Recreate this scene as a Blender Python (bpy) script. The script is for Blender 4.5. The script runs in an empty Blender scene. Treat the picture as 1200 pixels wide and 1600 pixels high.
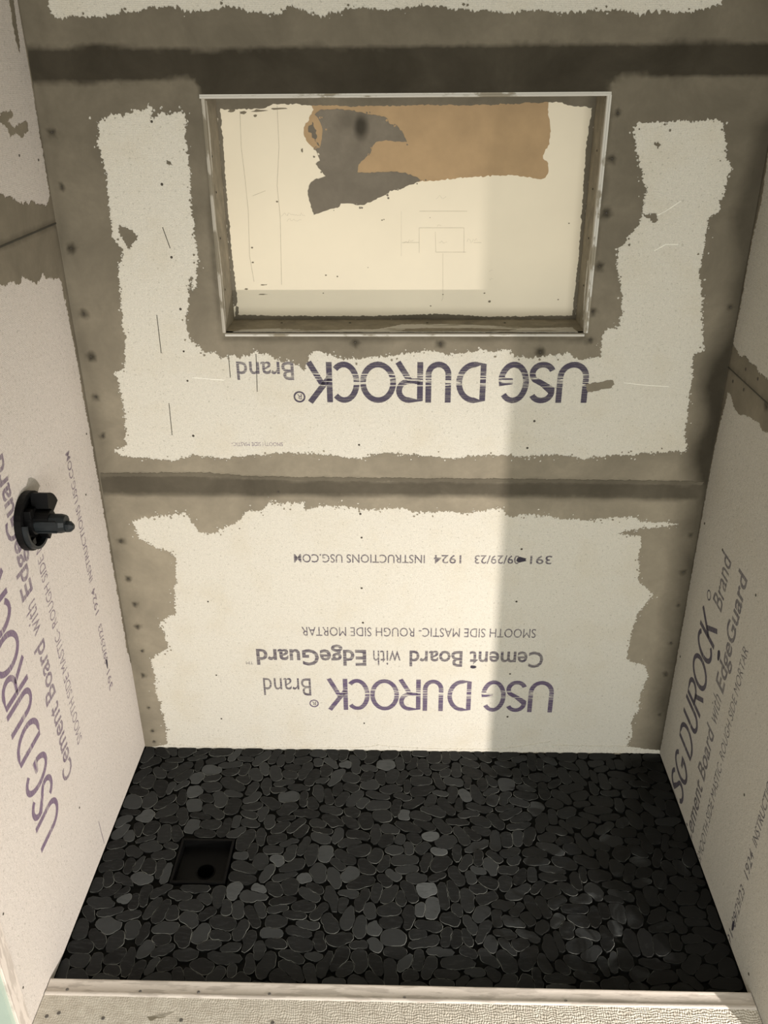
import bpy, bmesh, math, random
import numpy as np
from mathutils import Vector, Matrix, noise as mnoise
from mathutils.geometry import delaunay_2d_cdt
random.seed(7); rng = np.random.default_rng(7)
S = bpy.context.scene; C = S.collection

# ------------------------------------------------------------------ camera
FPX, PITCH, YAW, ROLL = 1351.5, 0.46954, 0.0297, -0.00772
CAM = Vector((0.01528, -1.9123, 1.73864))
_f = Vector((-math.sin(YAW)*math.cos(PITCH), math.cos(YAW)*math.cos(PITCH), -math.sin(PITCH)))
_r0 = Vector((math.cos(YAW), math.sin(YAW), 0)); _u0 = _r0.cross(_f)
_r = math.cos(ROLL)*_r0 + math.sin(ROLL)*_u0; _u = -math.sin(ROLL)*_r0 + math.cos(ROLL)*_u0
cd = bpy.data.cameras.new('camera'); cam = bpy.data.objects.new('camera', cd); C.objects.link(cam)
cam.matrix_world = Matrix(((_r.x, _u.x, -_f.x, CAM.x), (_r.y, _u.y, -_f.y, CAM.y), (_r.z, _u.z, -_f.z, CAM.z), (0, 0, 0, 1)))
cd.sensor_fit = 'VERTICAL'; cd.sensor_height = 32.0; cd.lens = FPX/1600*32.0; cd.clip_start = .02
S.camera = cam

# ------------------------------------------------------------------ world, lights, exposure
S.view_settings.view_transform = 'Standard'; S.view_settings.look = 'None'
S.view_settings.gamma = 1.0; S.view_settings.use_curve_mapping = False
S.view_settings.exposure = 0.56
wd = bpy.data.worlds.new('world'); S.world = wd; wd.use_nodes = True
bg = wd.node_tree.nodes['Background']; bg.inputs[0].default_value = (.95, 1.0, .93, 1); bg.inputs[1].default_value = .27
def light(name, kind, loc, energy, color, target=None, **kw):
    l = bpy.data.lights.new(name, kind); l.energy = energy; l.color = color
    for k, v in kw.items(): setattr(l, k, v)
    o = bpy.data.objects.new(name, l); C.objects.link(o); o.location = loc
    if target is not None: o.rotation_euler = (Vector(target)-Vector(loc)).to_track_quat('-Z', 'Y').to_euler()
    return o
light('work_light', 'SPOT', (1.17, -1.66, .27), 112, (1.0, .91, .84), (-.42, 0, -.08), spot_size=math.radians(104), spot_blend=1.0, shadow_soft_size=.012)
light('fill_area', 'AREA', (.25, -3.1, .95), 36, (1.0, .985, .92), (0, 0, .30), shape='RECTANGLE', size=1.5, size_y=1.1)  # added soft fill behind the camera, not a known window

# ------------------------------------------------------------------ helpers
def at(px, axis, val):
    d = _f + _r*((px[0]-600)/FPX) - _u*((px[1]-800)/FPX)
    return CAM + d*((val-CAM[axis])/d[axis])
HX = .74; FRONT = -.875; TOP = 2.3; ND = .12
NX0, NX1, NZ0, NZ1 = -.397, .409, 1.219, 1.697
def back(p, y=0): v = at(p, 1, y); return (v.x, v.z)
def left(p): v = at(p, 0, -HX); return (v.y, v.z)
def right(p): v = at(p, 0, HX); return (v.y, v.z)
def M_back(off=0, y0=0):  return lambda a, b, d: (a, y0-off-d, b)     # d proud of the surface
def M_left():  return lambda a, b, d: (-HX+d, a, b)
def M_right(): return lambda a, b, d: (HX-d, a, b)
def M_floor(z=0): return lambda a, b, d: (a, b, z+d)

def link(name, me, parent=None, mat=None, kind=None):
    o = bpy.data.objects.new(name, me); C.objects.link(o)
    if parent is not None: o.parent = parent
    if mat is not None and me is not None:
        for m in (mat if isinstance(mat, (list, tuple)) else [mat]): me.materials.append(m)
    if kind: o['kind'] = kind
    return o
def mesh(name, v, f, smooth=False):
    me = bpy.data.meshes.new(name); me.from_pydata([tuple(p) for p in v], [], f); me.update()
    if smooth: me.polygons.foreach_set('use_smooth', [True]*len(me.polygons))
    return me
def tag(o, label, cat, group=None):
    o['label'] = label; o['category'] = cat
    if group: o['group'] = group
    return o
def empty(name, loc=(0, 0, 0), kind=None):
    o = bpy.data.objects.new(name, None); C.objects.link(o); o.location = loc; o.empty_display_size = .05
    if kind: o['kind'] = kind
    return o
def boxes(name, bl, mat, parent=None, bevel=0, kind=None):
    bm = bmesh.new()
    for (x0, y0, z0, x1, y1, z1) in bl:
        r = bmesh.ops.create_cube(bm, size=1)
        for v in r['verts']: v.co = ((x0+x1)/2+v.co.x*(x1-x0), (y0+y1)/2+v.co.y*(y1-y0), (z0+z1)/2+v.co.z*(z1-z0))
    if bevel: bmesh.ops.bevel(bm, geom=bm.edges[:], offset=bevel, segments=2, affect='EDGES', profile=.6)
    me = bpy.data.meshes.new(name); bm.to_mesh(me); bm.free()
    return link(name, me, parent, mat, kind)
def inside(P, poly):
    P = np.asarray(P, float); q = np.asarray(poly, float); n = len(q)
    res = np.zeros(len(P), bool)
    mn, mx = q.min(0), q.max(0)
    idx = np.where((P[:, 0] >= mn[0]) & (P[:, 0] <= mx[0]) & (P[:, 1] >= mn[1]) & (P[:, 1] <= mx[1]))[0]
    if not len(idx): return res
    A = q; B = np.roll(q, -1, 0)
    for c in range(0, len(idx), 4000):
        ii = idx[c:c+4000]; X = P[ii, 0][:, None]; Y = P[ii, 1][:, None]
        cr = (A[:, 1] > Y) != (B[:, 1] > Y)
        with np.errstate(divide='ignore', invalid='ignore'):
            xi = (B[:, 0]-A[:, 0])*(Y-A[:, 1])/(B[:, 1]-A[:, 1]) + A[:, 0]
        res[ii] = ((cr & (X < xi)).sum(1) % 2) == 1
    return res
def dist(P, poly):
    P = np.asarray(P, float); A = np.asarray(poly, float); B = np.roll(A, -1, 0)
    out = np.full(len(P), 9.)
    for a, b in zip(A, B):
        d = b-a; L = (d@d) or 1e-9; t = np.clip(((P-a)@d)/L, 0, 1)
        out = np.minimum(out, np.hypot(*(P-a-t[:, None]*d).T))
    return out
def ragged(poly, amp=.003, step=.003, seed=0, straight=()):
    out = []; n = len(poly); o = Vector((seed*13.7, seed*5.1, 0))
    for i in range(n):
        a = np.array(poly[i]); b = np.array(poly[(i+1) % n]); L = np.hypot(*(b-a))
        if i in straight: out.append(tuple(a)); continue
        k = max(1, int(L/step)); nrm = np.array([-(b-a)[1], (b-a)[0]])/max(L, 1e-9)
        for j in range(k):
            p = a+(b-a)*j/k; q = Vector((p[0], p[1], 0))
            w = mnoise.noise(q*45+o)*1.5 + mnoise.noise(q*140+o)*1.1 + (abs(mnoise.noise(q*330+o))**.6)*1.7-.7 + random.uniform(-.9, .9)
            out.append(tuple(p+nrm*w*amp + np.array([random.uniform(-.45, .45), random.uniform(-.45, .45)])*amp))
    return out
def specks(poly, n, spread, rmin, rmax):
    """small crumbs and voids scattered beside a ragged edge"""
    out = []; A = np.array(poly)
    for _ in range(n):
        i = random.randrange(len(A)); c = A[i]+rng.normal(0, spread, 2); r = random.uniform(rmin, rmax)
        k = random.randint(5, 7); a0 = random.random()*6
        out.append([(c[0]+r*random.uniform(.5, 1.3)*math.cos(a0+j*2*math.pi/k), c[1]+r*random.uniform(.5, 1.3)*math.sin(a0+j*2*math.pi/k)) for j in range(k)])
    return out
def slab(name, polys, mp, thick, mat, parent=None, grid=0, darkness=None, z=0, smooth=False, kind=None):
    """even-odd filled sheet of real thickness; optional inner grid carries the soft darkening attribute"""
    V = []; E = []
    for p in polys:
        s = len(V); V += [Vector(q) for q in p]; E += [(s+i, s+(i+1) % len(p)) for i in range(len(p))]
    if grid:
        A = np.array(polys[0]); mn, mx = A.min(0), A.max(0)
        gx = np.arange(mn[0]+grid/2, mx[0], grid); gy = np.arange(mn[1]+grid/2, mx[1], grid)
        G = np.array([(x, y) for x in gx for y in gy])+rng.uniform(-.2, .2, (len(gx)*len(gy), 2))*grid
        V += [Vector(q) for q in G[inside(G, polys[0])]]
    ov, oe, of, _, _, _ = delaunay_2d_cdt(V, E, [], 0, 1e-6)
    P = np.array([tuple(v) for v in ov]); T = np.array([list(f) for f in of])
    cen = P[T].mean(1); par = np.zeros(len(T), int)
    for p in polys: par += inside(cen, p)
    T = T[par % 2 == 1]
    used, inv = np.unique(T, return_inverse=True); T = inv.reshape(-1, 3); P = P[used]
    flip = Vector(mp(1, 0, 0))-Vector(mp(0, 0, 0)); g = Vector(mp(0, 1, 0))-Vector(mp(0, 0, 0)); dn = Vector(mp(0, 0, 1))-Vector(mp(0, 0, 0))
    if flip.cross(g).dot(dn) < 0: T = T[:, ::-1]
    verts = [mp(a, b, z+thick) for a, b in P]; faces = [tuple(int(i) for i in t) for t in T]
    from collections import Counter
    cnt = Counter()
    for t in faces:
        for i in range(3): cnt[frozenset((t[i], t[(i+1) % 3]))] += 1
    low = {}
    for t in list(faces):
        for i in range(3):
            a, b = t[i], t[(i+1) % 3]
            if cnt[frozenset((a, b))] == 1:
                for k in (a, b):
                    if k not in low: low[k] = len(verts); verts.append(mp(P[k][0], P[k][1], z))
                faces.append((b, a, low[a], low[b]))
    me = mesh(name, verts, faces)
    if darkness is not None:
        d = darkness(P); at_ = me.attributes.new('darkness', 'FLOAT', 'POINT')
        full = np.zeros(len(verts)); full[:len(P)] = d
        for k, l in low.items(): full[l] = d[k]
        at_.data.foreach_set('value', full.astype(np.float32))
    return link(name, me, parent, mat, kind)
def soft(poly, s, width):
    def f(P):
        i = inside(P, poly); d = dist(P, poly); sd = np.where(i, d, -d)
        return s*np.clip(sd/width*.5+.5, 0, 1)
    return f
def wob(P, sc, seed=0):
    return np.array([mnoise.noise(Vector((p[0]*sc+seed, p[1]*sc, seed))) for p in P])
def rect(a0, b0, a1, b1): return [(a0, b0), (a1, b0), (a1, b1), (a0, b1)]

# ------------------------------------------------------------------ materials
def nt(name):
    m = bpy.data.materials.new(name); m.use_nodes = True; t = m.node_tree
    return m, t, t.nodes['Principled BSDF']
def N(t, kind, ins=None, **kw):
    n = t.nodes.new(kind)
    for k, v in kw.items(): setattr(n, k, v)
    for k, v in (ins or {}).items():
        if hasattr(v, 'links') or isinstance(v, bpy.types.NodeSocket): t.links.new(v, n.inputs[k])
        else: n.inputs[k].default_value = v
    return n
def co(t): return N(t, 'ShaderNodeNewGeometry').outputs['Position']
def noise(t, scale, detail=4, rough=.6, vec=None, dist=0):
    return N(t, 'ShaderNodeTexNoise', {'Vector': vec or co(t), 'Scale': scale, 'Detail': detail, 'Roughness': rough, 'Distortion': dist}).outputs['Fac']
def ramp(t, fac, lo, hi, a=0., b=1.):
    return N(t, 'ShaderNodeMapRange', {'Value': fac, 'From Min': lo, 'From Max': hi, 'To Min': a, 'To Max': b}, clamp=True).outputs[0]
def mix(t, fac, a, b, mode='MIX'):
    n = N(t, 'ShaderNodeMix', data_type='RGBA', blend_type=mode)
    for k, v in ((0, fac), (6, a), (7, b)):
        if isinstance(v, bpy.types.NodeSocket): t.links.new(v, n.inputs[k])
        else: n.inputs[k].default_value = v if not isinstance(v, tuple) else (*v, 1)[:4]
    return n.outputs[2]
def math_(t, op, a, b=0.):
    return N(t, 'ShaderNodeMath', {0: a, 1: b}, operation=op).outputs[0]
def bump(t, bs, h, strength, d=.001):
    b = N(t, 'ShaderNodeBump', {'Height': h, 'Strength': strength, 'Distance': d}); t.links.new(b.outputs[0], bs.inputs['Normal'])
def plain(name, col, rough=.6, metal=0, n=.12, sc=60, b=.1, spec=.5):
    m, t, bs = nt(name); bs.inputs['Specular IOR Level'].default_value = spec
    c = mix(t, ramp(t, noise(t, sc), .3, .7), tuple(x*(1-n) for x in col), tuple(min(1, x*(1+n)) for x in col))
    t.links.new(c, bs.inputs['Base Color']); bs.inputs['Roughness'].default_value = rough; bs.inputs['Metallic'].default_value = metal
    bump(t, bs, noise(t, sc*4), b)
    return m
def board_mat(name, col, stain=.25):
    m, t, bs = nt(name)
    f = noise(t, 420, 3, .7); g = noise(t, 9, 5, .6); k = noise(t, 170, 2, .5)
    c = mix(t, ramp(t, f, .32, .68), tuple(x*.80 for x in col), tuple(min(1, x*1.10) for x in col))
    c = mix(t, ramp(t, noise(t, 130, 3, .7), .35, .7, 0, .5), c, tuple(x*.80 for x in col))
    c = mix(t, ramp(t, g, .48, .75, 0, stain), c, (col[0]*.80, col[1]*.74, col[2]*.62))
    c = mix(t, ramp(t, k, .62, .70, 0, .6), c, (col[0]*.55, col[1]*.55, col[2]*.52))          # pinholes
    w = N(t, 'ShaderNodeTexWave', {'Vector': co(t), 'Scale': 95., 'Distortion': 3., 'Detail': 2.}, bands_direction='Z').outputs['Fac']
    t.links.new(c, bs.inputs['Base Color']); bs.inputs['Roughness'].default_value = .9
    h = math_(t, 'ADD', math_(t, 'MULTIPLY', w, .25), math_(t, 'ADD', f, math_(t, 'MULTIPLY', noise(t, 110, 3), .9)))
    bump(t, bs, h, .75, .0014)
    return m
M = {}
M['board_back'] = board_mat('cement_board_bare', (.66, .63, .55), .35)
M['board_left'] = board_mat('cement_board_left', (.66, .61, .56), .10)
M['board_right'] = board_mat('cement_board_right_shaded', (.53, .50, .44), .15)  # right wall's shade is put into this darker board colour
def mortar_mat(name, col, dark):
    m, t, bs = nt(name)
    d = N(t, 'ShaderNodeAttribute', attribute_name='darkness').outputs['Fac']
    g = noise(t, 7, 5, .62, dist=.4); f = noise(t, 70, 4, .6)
    c = mix(t, ramp(t, g, .3, .7), tuple(x*.74 for x in col), tuple(x*1.16 for x in col))
    c = mix(t, ramp(t, f, .3, .75, 0, .40), c, tuple(x*.78 for x in col))
    c = mix(t, math_(t, 'MULTIPLY', d, ramp(t, g, .2, .7, 1., .9)), c, dark)
    t.links.new(c, bs.inputs['Base Color'])
    bs.inputs['Roughness'].default_value = .85; bs.inputs['Specular IOR Level'].default_value = .2
    st = N(t, 'ShaderNodeMapping', {'Vector': co(t), 'Scale': (4., 4., 90.)}).outputs[0]
    bump(t, bs, math_(t, 'ADD', noise(t, 1, 4, vec=st), f), .22, .002)
    return m
M['mortar'] = mortar_mat('thinset_skim', (.285, .250, .188), (.022, .018, .011))
M['mortar_grey'] = mortar_mat('grey_thinset', (.20, .175, .138), (.035, .03, .022))
M['paper'] = plain('torn_brown_paper', (.42, .29, .16), .85, n=.10, sc=14)
M['paint'] = plain('cream_paint', (.80, .72, .56), .55, n=.03, sc=5, b=.04)
M['pencil'] = plain('pencil_graphite', (.55, .49, .38), .7)
M['green'] = plain('pale_green_paint', (.42, .51, .44), .6, n=.05, sc=8)
M['wallback'] = plain('wall_substrate', (.35, .34, .30), .9)
M['ceiling'] = plain('ceiling_paint', (.55, .53, .48), .9, n=.03)
M['room_floor'] = plain('subfloor_boards', (.42, .36, .28), .7)
M['joint'] = plain('open_joint', (.045, .04, .028), .9)
M['screw'] = plain('screw_head_dark', (.055, .047, .035), .6, .2, sc=300)
M['screw_zinc'] = plain('screw_head_zinc', (.16, .15, .14), .45, .6, sc=300)  # paler zinc heads for the curb
M['black'] = plain('black_plastic', (.0018, .0018, .002), .5, spec=.2, n=.3, sc=40)
M['grey_plastic'] = plain('charcoal_plastic', (.013, .016, .018), .45, spec=.3, n=.3, sc=50)
M['drain'] = plain('drain_black', (.0022, .0022, .0022), .5, n=.3, sc=40, spec=.12)
M['hole'] = plain('pipe_inside', (.003, .003, .003), .8)
M['grout'] = plain('charcoal_bed', (.0040, .0042, .0036), .8, n=.6, sc=25, b=.4, spec=.1)
def bead_mat(name, metal, cover, thr):
    m, t, bs = nt(name)
    st = N(t, 'ShaderNodeMapping', {'Vector': co(t), 'Scale': (9., 60., 9.)}).outputs[0]
    k = ramp(t, noise(t, 1.4, 5, .6, vec=st), thr, thr+.06)
    t.links.new(mix(t, k, metal, cover), bs.inputs['Base Color']); bs.inputs['Roughness'].default_value = .55
    bump(t, bs, noise(t, 120), .3)
    return m
M['bead'] = bead_mat('bare_bead', (.56, .54, .49), (.27, .24, .18), .54)
M['bead_dull'] = bead_mat('smeared_bead', (.42, .39, .33), (.21, .185, .135), .46)
M['bead_pale'] = bead_mat('pale_bead', (.66, .60, .54), (.50, .45, .40), .50)
# waffle textured cement board of the curb
def curb_mat():
    m, t, bs = nt('curb_board_mesh')
    f = noise(t, 60, 4); c = mix(t, ramp(t, f, .3, .7), (.50, .455, .385), (.64, .60, .52))
    w1 = N(t, 'ShaderNodeTexWave', {'Vector': co(t), 'Scale': 62., 'Distortion': 9., 'Detail': 3.}, bands_direction='X').outputs['Fac']
    w2 = N(t, 'ShaderNodeTexWave', {'Vector': co(t), 'Scale': 55., 'Distortion': 10., 'Detail': 3.}, bands_direction='Y').outputs['Fac']
    t.links.new(c, bs.inputs['Base Color']); bs.inputs['Roughness'].default_value = .9
    amt = N(t, 'ShaderNodeSeparateXYZ', {0: co(t)}).outputs[0]
    bump(t, bs, math_(t, 'ADD', math_(t, 'MULTIPLY', math_(t, 'ADD', w1, w2), ramp(t, amt, -.5, .3, .25, 1.)), noise(t, 50)), .6, .0015)
    return m
M['curb'] = curb_mat()
def ink_mat(name, col, lo, hi, line=520., strength=1., cov=.92):
    m, t, bs = nt(name); bs.inputs['Base Color'].default_value = (*col, 1); bs.inputs['Roughness'].default_value = .8
    oc = N(t, 'ShaderNodeTexCoord').outputs['Object']; y = N(t, 'ShaderNodeSeparateXYZ', {0: oc}).outputs[1]
    sv = N(t, 'ShaderNodeMapping', {'Vector': oc, 'Scale': (14., 330., 1.)}).outputs[0]
    s = noise(t, 1., 2, .5, vec=sv)
    s1 = math_(t, 'GREATER_THAN', s, .52)
    band = math_(t, 'MULTIPLY', ramp(t, y, lo-.006, lo+.004), ramp(t, y, hi-.004, hi+.006, 1., 0.))
    cut = math_(t, 'MULTIPLY', math_(t, 'MULTIPLY', s1, ramp(t, band, 0, 1, .28, 1.)), strength)
    g = ramp(t, noise(t, 500, 2), .60, .72, 0., .35)
    a = math_(t, 'MULTIPLY', math_(t, 'MAXIMUM', math_(t, 'SUBTRACT', math_(t, 'SUBTRACT', 1., cut), g), .05), cov)
    t.links.new(a, bs.inputs['Alpha'])
    return m
M['ink_dark'] = ink_mat('ink_blue_black', (.055, .045, .075), .026, .058, cov=.95)
M['ink'] = ink_mat('ink_violet', (.10, .07, .14), .032, .062, cov=.85)
M['ink_left'] = ink_mat('ink_faded_violet', (.17, .11, .20), .040, .060, strength=.6, cov=.72)
M['ink_right'] = ink_mat('ink_grey_violet', (.065, .055, .085), .040, .055, strength=.4, cov=.80)
def ink_small(name, col, cov):
    m, t, bs = nt(name); bs.inputs['Base Color'].default_value = (*col, 1)
    oc = N(t, 'ShaderNodeTexCoord').outputs['Object']
    sv = N(t, 'ShaderNodeMapping', {'Vector': oc, 'Scale': (30., 420., 1.)}).outputs[0]
    a = ramp(t, noise(t, 1., 2, .5, vec=sv), .36, .62, cov, cov*.35); t.links.new(a, bs.inputs['Alpha'])
    return m
M['ink_s'] = ink_small('ink_small_violet', (.07, .055, .09), .88)
M['ink_s_left'] = ink_small('ink_small_faded', (.15, .10, .18), .75)
M['ink_s_right'] = ink_small('ink_small_grey', (.07, .06, .09), .80)
def pebble_mat(name, rim):
    m, t, bs = nt(name)
    tone = N(t, 'ShaderNodeAttribute', attribute_name='tone').outputs['Fac']
    g = noise(t, 38, 4, .6); v = noise(t, 260, 3)
    xyz = N(t, 'ShaderNodeSeparateXYZ', {0: co(t)})
    a = .5 if rim else 0
    dk, lt = (.0026, .0031, .0036), (.135, .145, .150)
    c = mix(t, tone, dk, lt)
    c = mix(t, ramp(t, g, .35, .75, 0, .6), c, mix(t, .5, c, (.018, .0195, .0195)))
    sm_ = noise(t, 1, 3, .6, vec=N(t, 'ShaderNodeMapping', {'Vector': co(t), 'Scale': (40., 160., 40.), 'Rotation': (0, 0, .5)}).outputs[0])
    c = mix(t, ramp(t, sm_, .52, .74, 0, .5), c, (.034, .037, .038))
    wet = math_(t, 'ADD', math_(t, 'MULTIPLY', noise(t, 11, 4, .6, dist=1.2), 1.), math_(t, 'MULTIPLY', xyz.outputs[0], .55))
    wet = ramp(t, wet, .66, .78)
    if rim:
        hz = ramp(t, noise(t, 22, 3), .42, .66)
        c = mix(t, hz, mix(t, .05, c, (.12, .125, .115)), mix(t, .8, c, (.24, .25, .23)))  # pale rims: grout haze, with light glancing off the bevel painted in
    c = mix(t, math_(t, 'MULTIPLY', wet, .75 if not rim else .92), c, (.005, .005, .005))
    t.links.new(c, bs.inputs['Base Color'])
    t.links.new(ramp(t, wet, 0, 1, .62, .30), bs.inputs['Roughness'])
    bs.inputs['Specular IOR Level'].default_value = .22
    bump(t, bs, math_(t, 'ADD', v, math_(t, 'MULTIPLY', noise(t, 45), 1.5)), .16, .001)
    return m
M['pebble'] = pebble_mat('slate_pebble_face', False); M['pebble_rim'] = pebble_mat('slate_pebble_haze_glint_rim', True)

# ------------------------------------------------------------------ lettering
def arc(cx, cy, rx, ry, a0, a1, n=14):
    return [(cx+rx*math.cos(math.radians(a0+(a1-a0)*i/n)), cy+ry*math.sin(math.radians(a0+(a1-a0)*i/n))) for i in range(n+1)]
TK = .116; h_ = TK/2
def glyph(c, w):
    l, r, b, t = h_, w-h_, h_, 1-h_
    if c == 'U': return [[(l, 1)]+arc((l+r)/2, b+(r-l)/2, (r-l)/2, (r-l)/2, 180, 360)+[(r, 1)]]
    if c == 'S':
        m = .5; rx = (r-l)/2; ry = (t-m)/2; cx = (l+r)/2
        return [arc(cx, (m+t)/2, rx, ry, 25, 200, 14)[:-1]+[(cx, m+.02)]+arc(cx, (m+b)/2, rx, ry, 40, -160, 14)]
    if c == 'G': return [arc((l+r)/2, .5, (r-l)/2, (t-b)/2, 42, 345, 26)+[(r, .47), (w*.52, .47)]]
    if c == 'D': return [[(l, b), (l, t), (l+(r-l)*.35, t)]+arc(l+(r-l)*.35, .5, (r-l)*.65, (t-b)/2, 90, -90, 18)[1:]+[(l, b)]]
    if c == 'R': return [[(l, 0), (l, t), (l+(r-l)*.5, t)]+arc(l+(r-l)*.5, (t+.47)/2, (r-l)*.45, (t-.47)/2, 90, -90, 12)[1:]+[(l, .47)], [(l+(r-l)*.45, .47), (r, 0)]]
    if c == 'O': return [arc((l+r)/2, .5, (r-l)/2, (t-b)/2, 0, 360, 32)]
    if c == 'C': return [arc((l+r)/2+w*.06, .5, (r-l)/2+w*.06, (t-b)/2, 48, 312, 24)]
    if c == 'K': return [[(l, 0), (l, 1)], [(l, .38), (r, 1)], [(l+(r-l)*.32, .58), (r, 0)]]
def ribbon(V, F, pl, tk):
    n = len(pl); P = [Vector(p) for p in pl]; s = len(V)
    for i in range(n):
        d = (P[min(i+1, n-1)]-P[max(i-1, 0)]); 
        if (P[0]-P[-1]).length < 1e-5 and i in (0, n-1): d = P[1]-P[-2]
        d.normalize(); q = Vector((-d.y, d.x))
        if 0 < i < n-1:
            d1 = (P[i]-P[i-1]).normalized(); k = min(1.8, 1/max(.3, q.dot(Vector((-d1.y, d1.x)))))
        else: k = 1
        V.append(P[i]+q*tk/2*k); V.append(P[i]-q*tk/2*k)
    for i in range(n-1): F.append((s+2*i, s+2*i+1, s+2*i+3, s+2*i+2))
LAY = [('U', 0, .74), ('S', .81, .61), ('G', 1.45, .73), ('D', 2.50, .70), ('U', 3.35, .60), ('R', 4.04, .66), ('O', 4.70, .86), ('C', 5.60, .66), ('K', 6.27, .61)]
FR = {}
def frame(wall, u0, v0):
    """local x along the reading direction, local y up the letters"""
    if wall == 'back': X, Y, O = Vector((-1, 0, 0)), Vector((0, 0, -1)), Vector((u0, -.0004, v0))
    if wall == 'left': X, Y, O = Vector((0, 0, 1)), Vector((0, -1, 0)), Vector((-HX+.0004, v0, u0))
    if wall == 'right': X, Y, O = Vector((0, 0, 1)), Vector((0, 1, 0)), Vector((HX-.0004, v0, u0))
    Z = X.cross(Y)
    return Matrix(((X.x, Y.x, Z.x, O.x), (X.y, Y.y, Z.y, O.y), (X.z, Y.z, Z.z, O.z), (0, 0, 0, 1)))
def big_text(mw, width, cap, mat, parent, start=0, clip=None, tk=TK):
    V, F = [], []; sc = width/6.88
    for c, x, w in LAY[start:]:
        for pl in glyph(c, w*1.0): ribbon(V, F, [((x+a)*sc, b*cap) for a, b in pl], tk*cap)
    V = [(v[0], v[1], 0) for v in V]
    if clip is not None:
        bm = bmesh.new(); bv = [bm.verts.new(v) for v in V]
        for f in F: bm.faces.new([bv[i] for i in f])
        bmesh.ops.bisect_plane(bm, geom=bm.verts[:]+bm.edges[:]+bm.faces[:], plane_co=(clip, 0, 0), plane_no=(-1, 0, 0), clear_outer=True)
        me = bpy.data.meshes.new('lettering'); bm.to_mesh(me); bm.free()
    else: me = mesh('lettering', V, F)
    o = link('lettering', me, parent, mat); o.matrix_world = mw; return o
def small_text(s, mw, x0, x1, y0, cap, mat, parent, bold=0, clip=None, shear=0):
    cu = bpy.data.curves.new('txt', 'FONT'); cu.body = s; cu.size = 1; cu.offset = bold; cu.resolution_u = 3
    to = bpy.data.objects.new('txt', cu); C.objects.link(to); bpy.context.view_layer.update()
    me = bpy.data.meshes.new_from_object(to.evaluated_get(bpy.context.evaluated_depsgraph_get())); me.name = 'lettering'
    bpy.data.objects.remove(to)
    P = np.zeros(len(me.vertices)*3); me.vertices.foreach_get('co', P); P = P.reshape(-1, 3)
    P[:, 0] = x0+(P[:, 0]-P[:, 0].min())/(np.ptp(P[:, 0]))*(x1-x0)
    P[:, 1] = y0+P[:, 1]/.70*cap; P[:, 2] = 0
    me.vertices.foreach_set('co', P.ravel()); me.materials.clear()
    if clip is not None:
        bm = bmesh.new(); bm.from_mesh(me)
        bmesh.ops.bisect_plane(bm, geom=bm.verts[:]+bm.edges[:]+bm.faces[:], plane_co=(clip, 0, 0), plane_no=(-1, 0, 0), clear_outer=True)
        bm.to_mesh(me); bm.free()
    me.update()
    o = link('lettering', me, parent, mat); o.matrix_world = mw; return o
def dots(V, F, c, r, k=8):
    s = len(V); V += [(c[0]+r*math.cos(i*2*math.pi/k), c[1]+r*math.sin(i*2*math.pi/k), 0) for i in range(k)]; F.append(tuple(range(s, s+k)))

# ------------------------------------------------------------------ setting: floor slab, walls, ceiling
floor = boxes('floor', [(-HX-.02, FRONT+.02, -.09, HX+.02, .01, -.0055)], M['grout']); floor['kind'] = 'structure'
# the bed is built with a square opening for the drain
DX0, DX1, DY0, DY1 = -.553, -.418, -.470, -.335
_me = floor.data; bm = bmesh.new()
def addbox(bm, x0, y0, z0, x1, y1, z1):
    r = bmesh.ops.create_cube(bm, size=1)
    for v in r['verts']: v.co = ((x0+x1)/2+v.co.x*(x1-x0), (y0+y1)/2+v.co.y*(y1-y0), (z0+z1)/2+v.co.z*(z1-z0))
X0, X1, Y0, Y1 = -HX-.02, HX+.02, -.745, .01
for b in ((X0, Y0, DX0-.004, Y1), (DX1+.004, Y0, X1, Y1), (DX0-.004, DY1+.004, DX1+.004, Y1), (DX0-.004, Y0, DX1+.004, DY0-.004)):
    addbox(bm, b[0], b[1], -.09, b[2], b[3], -.0055)
bm.to_mesh(_me); bm.free()
room_floor = boxes('floor', [(-2.6, -3.6, -.20, 2.6, .3, -.12)], M['room_floor'], kind='structure')
ceiling = boxes('ceiling', [(-2.6, -3.6, TOP, 2.6, .3, TOP+.1)], M['ceiling'], kind='structure')
T = .0127                        # board thickness; finished faces at y=0 and x=+-HX
wall_back = boxes('wall_back', [(-HX-.12, T, -.12, NX0-.013, .14, TOP), (NX1+.013, T, -.12, HX+.12, .14, TOP),
                  (NX0-.013, T, -.12, NX1+.013, .14, NZ0-.013), (NX0-.013, T, NZ1+.013, NX1+.013, .14, TOP)], M['wallback'], kind='structure')
wall_left = boxes('wall_left', [(-HX-.11, FRONT, -.12, -HX-T, T, TOP)], M['wallback'], kind='structure')
wall_right = boxes('wall_right', [(HX+T, FRONT, -.12, HX+.11, T, TOP)], M['wallback'], kind='structure')
wfl = boxes('wall_front_left', [(-2.6, FRONT-.012, -.12, -HX-.003, FRONT, TOP)], M['green'], kind='structure')
wfr = boxes('wall_front_right', [(HX+.003, FRONT-.012, -.12, 2.6, FRONT, TOP)], M['green'], kind='structure')

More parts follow.
